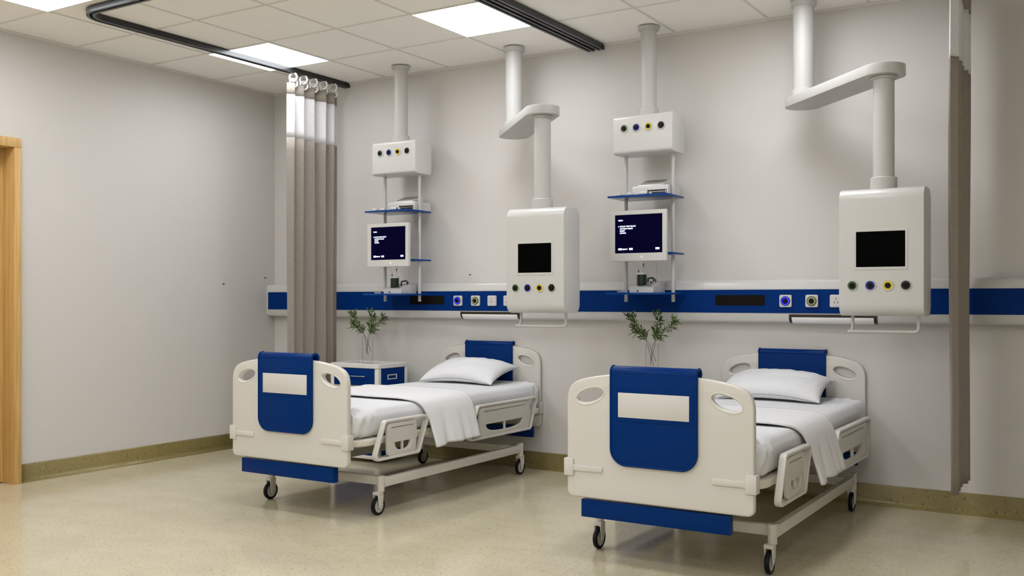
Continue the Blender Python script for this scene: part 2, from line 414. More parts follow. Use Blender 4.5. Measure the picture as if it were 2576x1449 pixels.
track(3.06, 5.245, -2.345, 'dark curtain track, the right one of the close pair at top centre')
track(5.335, 7.52, -2.345, 'dark curtain track above the narrow curtain at the right')

# ------------------------------------------------------------------ curtains
def curtain(xc, y0, y1, label, seed, waves, amp):
    rnd = random.Random(seed)
    root = empty('privacy_curtain', (xc, (y0+y1)/2, .22), label, 'curtain', 'taupe privacy curtains with white net bands')
    nx = 150
    ph = [rnd.uniform(-.5, .5) for _ in range(20)]
    def off(s, z):
        t = s*waves+.12*math.sin(s*7+ph[0])
        def saw(p):
            p = p % 1
            return -1+2*p/.74 if p < .74 else 1-2*(p-.74)/.26
        sg = sum(saw(t+.25+q*.022) for q in (-2, -1, 0, 1, 2))/5
        k = amp*(.8+.2*math.sin(s*11+ph[1]))*(1-.15*math.cos(z*1.3+ph[2]))
        return sg*k+.004*math.sin(z*2.2+s*9)
    def strip(z0, z1, m, name, nz, dx=0):
        mb = MB(); k = mb.mi(m); rows = []
        for j in range(nz+1):
            z = z0+(z1-z0)*j/nz
            rows.append([mb.bm.verts.new((xc+off(i/nx, z)+dx, y0+(y1-y0)*(i/nx), z)) for i in range(nx+1)])
        for A, B in zip(rows, rows[1:]):
            for i in range(nx): mb.bm.faces.new((A[i], A[i+1], B[i+1], B[i])).material_index = k
        return mb.build(name, root, 80, solid=.003)
    strip(.22, 2.395, 'taupe', 'curtain_body', 24)
    strip(2.395, 2.715, 'mesh', 'net_band', 6)
    strip(2.715, 2.80, 'taupe', 'curtain_header', 2)
    n = 5
    for k in range(n):
        y = y0+.05+(y1-y0-.10)*k/(n-1)
        mb = MB()
        def torus(c, R, ra, rb, tilt, m='ring'):
            pts = []
            for q in range(28):
                t = 2*PI*q/28; v = Vector((R*math.cos(t), 0, R*math.sin(t))); v.rotate(Matrix.Rotation(tilt, 3, 'Z')); pts.append(tuple(Vector(c)+v))
            mb.tube(pts, ra, m, 10, True, rb)
        torus((xc+.006, y, 2.847), .0300, .0085, .0065, .25); torus((xc+.004, y+.006, 2.805), .0300, .0085, .0065, 1.25)
        mb.build('curtain_ring', root, 60)
    return root
curtain(.80, -.64, -.105, 'taupe privacy curtain with white net band, hanging near the left corner', 3, 5.0, .026)
curtain(5.345, -.66, -.09, 'narrow dark taupe privacy curtain seen edge-on at the right', 5, 5.2, .025)

# ------------------------------------------------------------------ bedhead console along the back wall
CY = -.075
con = empty('wall_console', (4.3, YB, 1.05), 'long white wall console with a blue band and gas sockets along the back wall', 'wall console')
def con_prof(e=0):
    z0, z1 = 1.049, 1.309
    return round_poly([(YB-.001, z0), (CY+.012, z0), (CY, z0+.052), (CY, z1-.052), (CY+.012, z1), (YB-.001, z1)], [0, .022, .05, .05, .022, 0], 6)
cb = MB(); cb.prism(con_prof(), .012, XR-.3, 'console', 'yz')
cb.build('console_body', con, 40)
ec = MB(); ec.prism(round_poly([(YB-.001, 1.049), (CY+.004, 1.049), (CY+.004, 1.309), (YB-.001, 1.309)], [0, .03, .03, 0], 8), XL+.0005, .012, 'console', 'yz', .0)
ec.build('end_cap', con, 40)
MB().box(.013, XR-.301, CY-.0025, CY+.002, 1.107, 1.249, 'bluedeep').build('blue_band', con, 0)
FB = CY-.0025
def con_outlet(x, ringm, lit=False):
    z = 1.180
    p = MB(); p.plate(round_poly(rect(x-.037, x+.037, z-.037, z+.037), .010), [], FB, FB-.014, 'device', 'xz', .003)
    o = p.build('gas_socket', con, 40)
    r = MB(); r.lathe([(.0285, 0), (.0285, .004), (.026, .007), (.0255, .004)], (x, FB-.0135, z), 'black', 'y', 36)
    r.lathe([(.0258, 0), (.0258, .004), (.016, .007), (.015, 0)], (x, FB-.0135, z), ringm, 'y', 36)
    if lit:
        for k in range(7):
            a = PI*1.08+PI*.95*k/6; r.box(x+.022*math.cos(a)-.0022, x+.022*math.cos(a)+.0022, FB-.020, FB-.0185, z+.022*math.sin(a)-.0008, z+.022*math.sin(a)+.0008, 'dots')
    r.build('socket_ring', o, 40)
    MB().lathe([(.0155, 0), (.0155, .004), (.0145, .009), (.013, .013), (0, .0135)], (x, FB-.0135, z), 'knob', 'y', 30).build('socket_plug', o, 40)
def con_power(x):
    z = 1.180
    p = MB(); p.plate(round_poly(rect(x-.037, x+.037, z-.037, z+.037), .009), [], FB, FB-.012, 'device', 'xz', .003)
    o = p.build('power_socket', con, 40)
    p = MB(); p.plate(round_poly(rect(x-.029, x+.029, z-.031, z+.031), .006), [], FB-.012, FB-.0145, 'device', 'xz', .001)
    for dx, dz in ((0, .012), (-.010, -.008), (.010, -.008)): p.box(x+dx-.0018, x+dx+.0018, FB-.0152, FB-.0142, z+dz-.0055, z+dz+.0055, 'black')
    p.build('socket_face', o, 40)
for k in range(3):
    d = 2.395*k
    if 1.951+d > XR-.7: continue
    MB().box(1.509+d, 1.822+d, FB-.003, FB+.001, 1.153, 1.216, 'inlay').build('display_strip', con, 0)
    con_outlet(1.951+d, 'ringglow', True); con_outlet(2.106+d, 'ringcream'); con_power(2.247+d); con_power(2.382+d)
    # reading lamp under the band
    x0, x1 = 1.969+d, 2.472+d
    def lp(e): return [(CY+.005, 1.100), (CY-.006-e, 1.100), (CY-.006-e, 1.075), (CY+.004-e, 1.058-e*.3), (CY+.02-e, 1.048-e*.5), (CY+.03, 1.047), (CY+.03, 1.058), (CY+.005, 1.09)]
    lr = MB(); lr.prism(lp(0), x0, x1, 'lampframe', 'yz', .0008); lamp = lr.build('reading_lamp', con, 40)
    lc = MB(); lc.prism([(CY, 1.083), (CY-.0085, 1.083), (CY-.0085, 1.075), (CY+.0015, 1.056), (CY+.018, 1.0455), (CY+.024, 1.046), (CY+.02, 1.06)], x0+.017, x1-.017, 'lampglass', 'yz', .0008); lc.build('lamp_cover', lamp, 40)

# stray specks on the walls, built as small navy tube connectors
for loc, yy, lab in (((XL+.003, -.534, 1.313), 0, 'tiny dark blue speck on the left wall, the one farther from the corner'), ((XL+.003, -.089, 1.369), 0, 'tiny dark blue speck on the left wall just beside the corner'), ((1.987, YB-.003, 1.371), 1, 'tiny dark blue speck on the back wall above the console')):
    x, y, z = loc; mb = MB()
    if yy: mb.box(x-.007, x+.007, y-.003, y+.003, z-.0025, z+.0025, 'navy', .001); mb.box(x+.001, x+.006, y-.006, y-.002, z-.001, z+.004, 'navy', .0005)
    else: mb.box(x-.003, x+.003, y-.008, y+.008, z-.003, z+.003, 'navy', .001); mb.box(x+.002, x+.006, y-.006, y, z-.001, z+.004, 'navy', .0005)
    tag(mb.build('wall_speck', None), lab, 'speck', 'tiny specks on the walls')

# ------------------------------------------------------------------ hospital bed (built for the left bay, copied to the right one)
BX = 2.163
bed = empty('hospital_bed', (BX, -1.0, 0), 'white hospital bed with blue end covers, the left one, beside the visible bedside cabinet', 'bed', 'hospital beds')
def bp(pts): return [(BX+x, z) for x, z in pts]
half = [(.435, .33), (.435, .5), (.435, .70), (.434, .745), (.428, .775), (.412, .803), (.378, .825), (.31, .843), (.20, .858), (.08, .864)]
right = smooth_poly(half, 4)
outline = [(.405, .297)]+[(.405+.03*math.sin(PI/2*k/6), .327-.03*math.cos(PI/2*k/6)) for k in range(1, 6)]+right
outline = outline+[(-x, z) for x, z in reversed(outline)]
def end_board(y_out, sgn, name):
    # sgn=-1: outer face towards the camera (foot); +1: towards the wall (head)
    th = .034 if sgn < 0 else .022
    ya, yb = sorted((y_out, y_out-sgn*th))
    mb = MB(); holes = [bp(ell(-.318, .759, .066, .0275, math.radians(17))), bp(ell(.318, .759, .066, .0275, math.radians(-17)))]
    mb.plate(bp(outline), holes, ya, yb, 'bedwhite', 'xz', .009 if sgn < 0 else .007, 4)
    for s in (-1, 1):
        for yy in (ya+.0038, yb-.0038):
            for q in (0,):
                ring = [(x, yy, z) for x, z in bp(ell(.318*s, .758, .075, .0365, math.radians(-17*s), 48))]
                mb.tube(ring, .0055, 'bedwhite', 10, True)
    b = mb.build(name, bed, 40)
    # blue saddle cover
    cx = -.008*(-sgn); x0, x1 = BX-.205*1+cx, BX+.205+cx
    x0, x1 = BX+cx-.205, BX+cx+.203
    ym = (ya+yb)/2; r_in = th/2+.002; r_out = r_in+.011; zc = .866
    mb = MB()
    fl = round_poly([(x0, zc), (x0, .458), (x1, .458), (x1, zc)], [0, .075, .075, 0], 10)
    if sgn < 0: mb.plate(fl, [], ya-.0015, ya-.0125, 'blue', 'xz', .003)
    else: mb.plate(fl, [], ya-.0015, ya-.010, 'blue', 'xz', .003)
    # other flap
    if sgn < 0: mb.plate(round_poly([(x0, zc), (x0, .62), (x1, .62), (x1, zc)], [0, .02, .02, 0], 6), [], yb+.0015, yb+.0125, 'blue', 'xz', .003)
    arc = [(ym+(r_out-.0005)*math.cos(t), zc+(r_out*1.0)*math.sin(t)) for t in [PI*k/16 for k in range(17)]]+[(ym+r_in*math.cos(t), zc+r_in*math.sin(t)) for t in [PI*(1-k/16) for k in range(17)]]
    mb.prism(arc, x0, x1, 'blue', 'yz', .001)
    # bead round the edges
    yf = ya-.011; bead = .005
    path = [(x0+.004, yf, zc)]+[(min(max(x, x0+.004), x1-.004), yf, max(z, .462)) for x, z in round_poly([(x0+.004, zc-.01), (x0+.004, .462), (x1-.004, .462), (x1-.004, zc-.01)], [0, .072, .072, 0], 10)]+[(x1-.004, yf, zc)]
    if sgn > 0: path = None
    if path: mb.tube(path, bead, 'blue', 8)
    for xx in (x0+.004, x1-.004):
        ap = [(xx, ym-(r_out-.001)*math.cos(t), zc+(r_out-.001)*math.sin(t)) for t in [PI*k/14 for k in range(15)]]
        mb.tube(ap, bead, 'blue', 8)
        if sgn > 0: mb.tube([(xx, ya-.009, zc), (xx, ya-.009, .47)], .0035, 'blue', 8)
    if sgn < 0:
        mb.plate(round_poly(rect(BX-.182, BX+.178, .655, .808), .006), [], ya-.0123, ya-.0145, 'blue', 'xz', .0008)
    cv = mb.build('cover', b, 40)
    if sgn < 0:
        MB().box(BX-.171, BX+.160, ya-.0165, ya-.0140, .6725, .7805, 'plate', .0005).build('name_plate', b, 30)
    # clamps
    for s in (-1, 1):
        mb = MB(); A, B = sorted((s*.255, s*.42)); ya2, yb2 = (ya-.007, ya+.002)
        mb.box(BX+A, BX+B, ya2, yb2, .416, .443, 'bedwhite', .003)
        A, B = sorted((s*.400, s*.447)); mb.box(BX+A, BX+B, ya-.009, yb+.005, .392, .470, 'bedwhite', .003)
        mb.build('clamp', b, 40)
    return b
foot = end_board(-2.010, -1, 'footboard')
head = end_board(YB-.004, +1, 'headboard')
# blue bumpers
MB().box(BX-.367, BX+.330, -2.000, -1.962, .209, .288, 'blue', .0012).build('bumper', bed, 30)
MB().box(BX-.34, BX+.400, -.062, -.030, .229, .302, 'blue', .0012).build('bumper', bed, 30)
# brackets carrying the boards on the platform are hidden by the mattress: platform slab
MB().plate(round_poly([(BX-.452, -1.974), (BX+.452, -1.974), (BX+.452, -.012), (BX-.452, -.012)], [.13, .13, .06, .06], 10), [], .397, .436, 'slab', 'xy', .011, 4).build('mattress_platform', bed, 50)
# base frame
bf = MB()
for s in (-1, 1):
    bf.box(BX+s*.42-.016, BX+s*.42+.016, -1.70, -.262, .153, .204, 'frame', .002)
    for y in (-1.717, -.247):
        bf.cyl((BX+s*.42, y, 0), .0205, .128, .216, 'frame', 'z', 28, .002)
        # gusset between post and beam
        d = 1 if y < -1 else -1
        bf.prism([(y+.012*d, .216), (y+.05*d, .204), (y+.06*d, .153), (y+.012*d, .150)], BX+s*.42-.014, BX+s*.42+.014, 'frame', 'yz', .001)
bf.box(BX-.404, BX+.404, -1.690, -1.655, .155, .202, 'frame', .002)
bf.box(BX-.404, BX+.404, -.325, -.290, .155, .202, 'frame', .002)
bf.build('base_frame', bed, 40)
# lift columns under the platform
# casters
def caster(x, y):
    c = MB()
    c.box(x-.021, x+.021, y-.024, y+.020, .112, .130, 'frame', .002)
    for s in (-1, 1):
        a = x+s*.0165
        c.plate(round_poly([(y-.024, .122), (y-.012, .040), (y+.006, .040), (y+.022, .075), (y+.022, .122)], [0, .006, .006, .012, 0], 5), [], a-.003, a+.003, 'frame', 'yz', .001)
    c.cyl((x-.021, y-.003, .050), .004, 0, .042, 'chrome', 'x', 12)
    o = c.build('caster', bed, 40)
    R = .0520
    MB().lathe([(.037, -.0105), (.046, -.0115), (.050, -.009), (R, -.004), (R, .004), (.050, .009), (.046, .0115), (.037, .0105), (.037, -.0105)], (x, y-.003, R), 'rubber', 'x', 40).build('tire', o, 40)
    MB().lathe([(0, -.0075), (.012, -.0075), (.014, -.006), (.034, -.0065), (.038, -.009), (.038, .009), (.034, .0065), (.014, .006), (.012, .0075), (0, .0075)], (x, y-.003, R), 'hub', 'x', 36).build('hub', o, 40)
for s in (-1, 1):
    for y in (-1.730, -.238): caster(BX+s*.413, y)
# side rails
def side_rail(s, TL, TR, BR, BL, panel, slot, dhole, name='side_rail'):
    xo, xi = BX+s*.500, BX+s*.467
    mb = MB(); tw = .0155
    outer = [TL, TR, BR, BL]
    def inset(P, d):
        out = []; N = len(P); cx = sum(p[0] for p in P)/N; cy = sum(p[1] for p in P)/N
        for i in range(N):
            p0, p1, p2 = Vector(P[i-1]), Vector(P[i]), Vector(P[(i+1) % N])
            e1 = (p1-p0).normalized(); e2 = (p2-p1).normalized(); n1 = Vector((-e1.y, e1.x)); n2 = Vector((-e2.y, e2.x))
            c = Vector((cx, cy))
            if n1.dot(c-p1) < 0: n1 = -n1
            if n2.dot(c-p1) < 0: n2 = -n2
            m = (n1+n2); out.append(tuple(p1+m*(d/(1+n1.dot(n2)))))
        return out
    mb.plate(round_poly(outer, .030, 8), [round_poly(inset(outer, tw), .016, 8)], min(xo, xi), max(xo, xi), 'bedwhite', 'yz', .005, 3)
    fr = mb.build(name, bed, 40)
    mb = MB(); a, b = sorted((BX+s*.477, BX+s*.494))
    (y0, z0, y1, z1) = slot
    (d0, d1, dz, db) = dhole
    dm = (d0+d1)/2; w2 = .0045
    def dhalf(sg):
        pts = [(dm+sg*w2, dz), ]
        R = (d1-d0)/2; c = []
        for k in range(0, 9):
            t = PI/2*k/8; c.append((dm+sg*(R*(math.cos(t))**.7), dz-(dz-db)*(math.sin(t))**.8))
        c = [q for q in c if abs(q[0]-dm) > w2+.001]; c.append((dm+sg*w2, db))
        return pts+c
    holes = [[(y0, z0-.0016), (y1, z1-.0016), (y1, z1+.0024), (y0, z0+.0024)], dhalf(-1), dhalf(1)]
    mb.plate(smooth_panel(panel), holes, a, b, 'bedwhite', 'yz', .003, 2)
    # moulded lip round the grip
    xs = BX+s*.4935
    lip = [(xs, d0-.012, dz-.002)]+[(xs, dm-((d1-d0)/2+.011)*(math.cos(PI*k/12) if True else 0)*1.0, dz-(dz-db+.011)*math.sin(PI*k/12)**.8) for k in range(1, 12)]+[(xs, d1+.012, dz-.002)]
    mb.tube(lip, .0016, 'bedwhite', 8)
    mb.tube([(xs, y0-.004, z0-.009), (xs, y1+.004, z1-.009)], .0014, 'bedwhite', 8)
    # pegs joining panel and frame
    yc0 = (panel[0][0]+panel[1][0])/2
    for (py, pz) in ((yc0, panel[0][1]-.004), ((panel[2][0]+panel[3][0])/2, panel[2][1]+.004)):
        top = pz > .45
        mb.box(a+.004, b-.004, py-.012, py+.012, pz if top else .318, .528 if top else pz+.002, 'bedwhite')
    mb.build('rail_panel', fr, 40)
    # hanging bracket from the platform
    mb = MB(); ym = (TL[0]+BR[0])/2
    x_in, x_out = sorted((BX+s*.44, BX+s*.478))
    mb.box(x_in, x_out, ym-.02, ym+.02, .402, .428, 'slab', .002); mb.build('rail_bracket', fr, 30)
def smooth_panel(P):
    TL, TR, BR, BL = P
    bul = .012
    q = [TL, TR, (max(TR[0], BR[0])+bul*.5, (TR[1]+BR[1])/2), BR, BL, (min(TL[0], BL[0])-bul*.5, (TL[1]+BL[1])/2)]
    return round_poly(q, [.022, .022, .2, .022, .022, .2], 6)
for s in (1, -1):
    side_rail(s, (-1.772, .531), (-1.368, .530), (-1.462, .315), (-1.868, .315), [(-1.745, .511), (-1.490, .511), (-1.500, .330), (-1.745, .330)], (-1.712, .484, -1.520, .484), (-1.684, -1.542, .402, .357))
    side_rail(s, (-.868, .529), (-.140, .530), (-.230, .311), (-.985, .315), [(-.845, .511), (-.240, .509), (-.262, .325), (-.835, .328)], (-.794, .484, -.305, .484), (-.776, -.328, .402, .352))

def soft_box(mb, x0, x1, y0, y1, z0, z1, r, m, nx, ny, nz, disp):
    b = bmesh.new(); vs = {}
    def pt(i, j, k):
        key = (i, j, k)
        if key in vs: return vs[key]
        p = Vector((x0+(x1-x0)*i/nx, y0+(y1-y0)*j/ny, z0+(z1-z0)*k/nz))
        c = Vector((min(max(p.x, x0+r), x1-r), min(max(p.y, y0+r), y1-r), min(max(p.z, z0+r), z1-r)))
        d = p-c; n = d.normalized() if d.length > 1e-6 else Vector((0, 0, 0))
        if d.length > 1e-6: p = c+n*r
        p = disp(p, n)
        vs[key] = b.verts.new(p); return vs[key]
    for i in range(nx):
        for j in range(ny):
            b.faces.new((pt(i, j, 0), pt(i, j+1, 0), pt(i+1, j+1, 0), pt(i+1, j, 0))); b.faces.new((pt(i, j, nz), pt(i+1, j, nz), pt(i+1, j+1, nz), pt(i, j+1, nz)))
    for i in range(nx):
        for k in range(nz):
            b.faces.new((pt(i, 0, k), pt(i+1, 0, k), pt(i+1, 0, k+1), pt(i, 0, k+1))); b.faces.new((pt(i, ny, k), pt(i, ny, k+1), pt(i+1, ny, k+1), pt(i+1, ny, k)))
    for j in range(ny):
        for k in range(nz):
            b.faces.new((pt(0, j, k), pt(0, j, k+1), pt(0, j+1, k+1), pt(0, j+1, k))); b.faces.new((pt(nx, j, k), pt(nx, j+1, k), pt(nx, j+1, k+1), pt(nx, j, k+1)))
    bmesh.ops.recalc_face_normals(b, faces=b.faces)
    me = bpy.data.meshes.new('t'); b.to_mesh(me); b.free(); mb.add_mesh(me, None, m); bpy.data.meshes.remove(me)
# mattress with a gathered white sheet
def mdisp(p, n):
    q = p-Vector((BX, 0, 0)); d = Vector((0, 0, 0))
    top = max(0, min(1, (q.z-.50)/.07))
    fc = math.exp(-((q.x-.40)**2+(q.y+1.93)**2)/.016)+math.exp(-((q.x+.40)**2+(q.y+1.93)**2)/.018)
    hc = math.exp(-((q.x-.40)**2+(q.y+.08)**2)/.02)
    w = noise.noise(Vector((q.x*26, q.y*22, q.z*9)))*.5+noise.noise(Vector((q.x*55, q.y*48, q.z*14)))*.5
    d += n*(.045*w*(fc+.3*hc)*(.35+top))
    d += n*.0035*noise.noise(Vector((q.x*4, q.y*3, q.z*6)))
    if q.z < .565 and abs(q.x) > .3: d.x += math.copysign(.007*math.sin(PI*max(0, min(1, (q.z-.437)/.16))), q.x)
    # foot corner tuck
    if q.z < .56: d += n*(-.012)*math.exp(-((q.y+1.90)**2)/.0002)*(1 if abs(q.x) > .40 else 0)*max(0, 1-(q.z-.437)/.10)
    d.z += .012*math.exp(-((q.y+.045)**2)/.0009)*top*(1 if abs(q.x) < .42 else .5)
    d.z += .004*top*math.cos(q.x/.43*PI/2)
    return p+d
mb = MB(); soft_box(mb, BX-.437, BX+.437, -1.962, -.012, .437, .600, .045, 'sheet', 64, 130, 16, mdisp)
mattress = tag(mb.build('mattress', None, 80), 'mattress under a white fitted sheet on the left bed', 'mattress', 'white sheeted mattresses')
# pillow
def pillow_mesh():
    mb = MB(); k = mb.mi('sheet'); n = 40; W, D = .305, .185; top, bot = {}, {}
    rot = Matrix.Rotation(math.radians(15.5), 4, 'X'); cen = Vector((BX-.035, -.205, .6600))
    def f(u, v, s):
        e = (1-abs(u)**3.2)*(1-abs(v)**2.6); e = max(0, e)
        pinch = 1-.07*(1-v*v)*abs(u)**6
        x = W*u*(1-.045*(1-v*v)); y = D*v*(1-.10*(1-u*u)*abs(v)**4)
        t = e**.52*(.070 if s > 0 else .050)
        wr = .008*noise.noise(Vector((u*2.6+s, v*2.2, 1.7)))+.004*noise.noise(Vector((u*7, v*6, s)))
        cr = -.009*math.exp(-((u+.02-.10*v)**2)/.003)*math.exp(-((v+.45)**2)/.05)-.008*math.exp(-((u-.72-.35*(v+.4))**2)/.002)*math.exp(-((v+.3)**2)/.10)
        z = s*t+(wr+cr)*min(1, e*2)*(1 if s > 0 else .5)
        return cen+(rot @ Vector((x, y, z+.030*(1-(u*v)**2)*(1-.25*u*u))))
    b = mb.bm
    for s in (1, -1):
        G = [[None]*(n+1) for _ in range(n+1)]
        for i in range(n+1):
            for j in range(n+1):
                u = math.sin((i/n-.5)*PI)*.35+(i/n*2-1)*.65; v = math.sin((j/n-.5)*PI)*.35+(j/n*2-1)*.65
                G[i][j] = b.verts.new(f(u, v, s))
        for i in range(n):
            for j in range(n):
                q = (G[i][j], G[i+1][j], G[i+1][j+1], G[i][j+1]); b.faces.new(q if s > 0 else q[::-1]).material_index = k
    def edge(u, v): return tuple(f(u, v, 0))
    ring = [edge(-1+2*i/30, -1) for i in range(30)]+[edge(1, -1+2*i/30) for i in range(30)]+[edge(1-2*i/30, 1) for i in range(30)]+[edge(-1, 1-2*i/30) for i in range(30)]
    mb.tube(ring, .0017, 'seam', 8, True)
    return mb
pillow = tag(pillow_mesh().build('pillow', None, 80), 'white pillow leaning on the headboard of the left bed', 'pillow', 'white pillows')
# blanket folded across the bed
def blanket_mesh():
    mb = MB(); k = mb.mi('blanket'); b = mb.bm; nu, nv = 110, 46
    prof = [(-.500, .40), (-.484, .47), (-.468, .54), (-.440, .590), (-.39, .6125), (-.2, .6165), (0, .618), (.2, .6165), (.37, .6125), (.43, .596), (.462, .560), (.482, .505), (.500, .44), (.515, .385), (.524, .345)]
    P = smooth_poly(prof, 8); L = [0]
    for a, c in zip(P, P[1:]): L.append(L[-1]+math.dist(a, c))
    def at(t):
        t = t*L[-1]
        for i in range(len(P)-1):
            if L[i+1] >= t: q = (t-L[i])/(L[i+1]-L[i]); return (P[i][0]+(P[i+1][0]-P[i][0])*q, P[i][1]+(P[i+1][1]-P[i][1])*q)
        return P[-1]
    rows = []
    for i in range(nu+1):
        t = i/nu; x, z = at(t); row = []
        hang = max(0, min(1, (.56-z)/.21)) if x > 0 else max(0, min(1, (.56-z)/.21))
        yfoot = -1.475+.03*max(0, (x-.1)/.3)+.075*min(1, max(0, (x-.40)/.09)); yhead = -.895-.01*hang
        if x < 0: yfoot = -1.475
        for j in range(nv+1):
            v = j/nv; y = yfoot+(yhead-yfoot)*v
            fold = hang**1.3*(.015*math.sin(v*15+.15)*(1-v)**.6+.004*math.sin(v*33+1))
            xx = x+(fold+.006*hang if x > 0 else -fold); zz = z+.002*noise.noise(Vector((x*6, y*5, 0)))
            if x > 0: zz -= hang*(.006*math.sin(v*11+.8)*(1-v)+.006*(1-v)-.002)
            # rolled hems lift slightly
            e = math.exp(-(min(v, 1-v)/.03)**2); zz += .004*e*(1-hang)
            row.append(b.verts.new((BX+xx, y, zz)))
        rows.append(row)
    for A, B in zip(rows, rows[1:]):
        for j in range(nv): b.faces.new((A[j], A[j+1], B[j+1], B[j])).material_index = k
    bmesh.ops.recalc_face_normals(b, faces=b.faces)
    return mb
bk = blanket_mesh().build('blanket', None, 80, solid=.011)
blanket = tag(bk, 'white blanket laid across the left bed with its folded edge hanging down the side', 'blanket', 'white blankets across the beds')
DXB = 2.19
copy_tree(bed, None, DXB, 'white hospital bed with blue end covers in the right bay, nearest the camera')
copy_tree(mattress, None, DXB, 'mattress under a white fitted sheet on the right bed nearest the camera')
copy_tree(pillow, None, DXB, 'white pillow leaning on the headboard of the right bed nearest the camera')
copy_tree(blanket, None, DXB, 'white blanket laid across the right bed nearest the camera, rippled edge hanging down')

# ------------------------------------------------------------------ gas outlets shared by pendants
def gas_outlet(par, x, z, y, ringm, lab, R=.0275):
    o = MB().lathe([(R, 0), (R, .003), (R*.93, .0055), (R*.80, .0045), (R*.78, 0)], (x, y, z), 'device', 'y', 40).build('gas_outlet', par, 40)
    o['label'] = lab+' gas outlet'
    MB().lathe([(0, .001), (R*.79, .001), (R*.79, .0045), (0, .0046)], (x, y, z), ringm, 'y', 36).build('color_ring', o, 40)
    MB().lathe([(R*.49, .004), (R*.49, .009), (R*.43, .0115), (0, .012)], (x, y, z), 'knob', 'y', 30).build('outlet_knob', o, 40)
COLS = (('green', 'green'), ('ringblue', 'blue'), ('yellow', 'yellow'), ('ringdark', 'black'))
# ------------------------------------------------------------------ equipment tower (shelf pendant)
TX = 1.537
tow = empty('equipment_tower', (TX-.014, -.205, 1.174), 'white ceiling-hung equipment tower with blue shelves, the left one beside the taupe curtain', 'ceiling pendant', 'ceiling-hung shelf towers')
MB().lathe([(0, H-.030), (.058, H-.030), (.066, H-.026), (.066, H-.012), (.070, H-.010), (.070, H-.0065), (0, H-.0065)], (TX-.012, -.212, 0), 'pole', 'z', 40).build('ceiling_flange', tow, 40)
MB().cyl((TX-.012, -.212, 0), .0505, 2.38, H-.028, 'pole', 'z', 40).build('column', tow, 40)
MB().cyl((TX-.012, -.212, 0), .064, 2.346, 2.395, 'pole', 'z', 40, .003).build('column_collar', tow, 40)
gb = MB(); gb.prism(round_poly([(-.291, 2.107), (-.095, 2.107), (-.095, 2.350), (-.291, 2.350)], [.022, .022, .022, .022], 6), TX-.219, TX+.182, 'device', 'yz', .002); gbo = gb.build('gas_box', tow, 40)
for (c, lab), x in zip(COLS, (-.144, -.060, .0225, .108)): gas_outlet(tow, TX+x, 2.269, -.291, c, lab, .0275)
for x in (-.1765, .147): MB().cyl((TX+x, -.193, 0), .0112, 1.174, 2.109, 'pole', 'z', 20).build('pole', tow, 40)
def shelf(z, y0, y1): 
    MB().box(TX-.2185, TX+.182, y0, y1, z-.012, z, 'acrylic', .0008).build('shelf', tow, 30)
shelf(1.838, -.378, -.100); shelf(1.482, -.293, -.100); shelf(1.232, -.400, -.100)
# monitor mounted on the tower poles
mon = empty('monitor', (TX-.02, -.33, 1.428), 'white square monitor showing a menu in the left equipment tower', 'monitor', 'menu monitors')
mh = MB()
mh.plate(round_poly(rect(TX-.211, TX+.172, 1.428, 1.7425), .004), [rect(TX-.1765, TX+.1440, 1.4775, 1.7170)], -.358, -.336, 'device', 'xz', .002)
mh.box(TX-.205, TX+.166, -.336, -.322, 1.434, 1.7365, 'device', .003); mh.box(TX-.15, TX+.10, -.322, -.296, 1.47, 1.69, 'device', .006)
mh.box(TX-.19, TX-.165, -.322, -.204, 1.56, 1.60, 'device', .002)
mh.build('monitor_housing', mon, 40)
MB().box(TX-.178, TX+.1455, -.3535, -.345, 1.476, 1.7185, 'screen').build('screen', mon, 0)
tm = MB(); ys = -.3545; xl = TX-.154; sz = .0115
text_mesh('MENU', sz, xl, 1.679, ys, tm, 'text', .0004)
text_mesh('COLOR TEMP SELECT', sz, xl+.0095, 1.6415, ys, tm, 'text', .0004)
text_mesh('CAPTION VISION', sz, xl+.0095, 1.627, ys, tm, 'text', .0004)
text_mesh('PRESET', sz, xl+.0095, 1.6135, ys, tm, 'text', .0004)
text_mesh('CONFIG', sz, xl+.0095, 1.600, ys, tm, 'text', .0004)
tm.prism([(xl, 1.639), (xl+.006, 1.6445), (xl, 1.650)], ys-.0002, ys+.0002, 'text', 'xz')
text_mesh('SELECT', sz, xl+.026, 1.4985, ys, tm, 'text', .0004)
for a, b_ in ((0, .011), (.0125, .0235), (.074, .099), (.252, .278)): tm.box(xl+a, xl+b_, ys-.0002, ys+.0002, 1.497, 1.5095, 'text')
tm.build('screen_text', mon, 0)
tk = MB()
text_mesh('ENTER', .0072, xl+.0752, 1.5008, ys-.0006, tk, 'textblue', .0001); text_mesh('MENU', .008, xl+.2535, 1.5005, ys-.0006, tk, 'textblue', .0001)
for a, up in ((.0055, 1), (.018, -1)): tk.prism([(xl+a-.003, 1.5035-.0025*up), (xl+a+.003, 1.5035-.0025*up), (xl+a, 1.5035+.003*up)], ys-.0008, ys-.0004, 'textblue', 'xz')
tk.build('key_text', mon, 0)
mbn = MB(); mbn.cyl((TX+.008, -.358, 1.452), .0095, -.002, .002, 'ring', 'y', 24, .0005)
mbn.box(TX-.045, TX-.032, -.3588, -.357, 1.4505, 1.4535, 'ring'); mbn.box(TX-.068, TX-.064, -.3588, -.357, 1.4505, 1.4525, 'hub'); mbn.build('monitor_buttons', mon, 40)
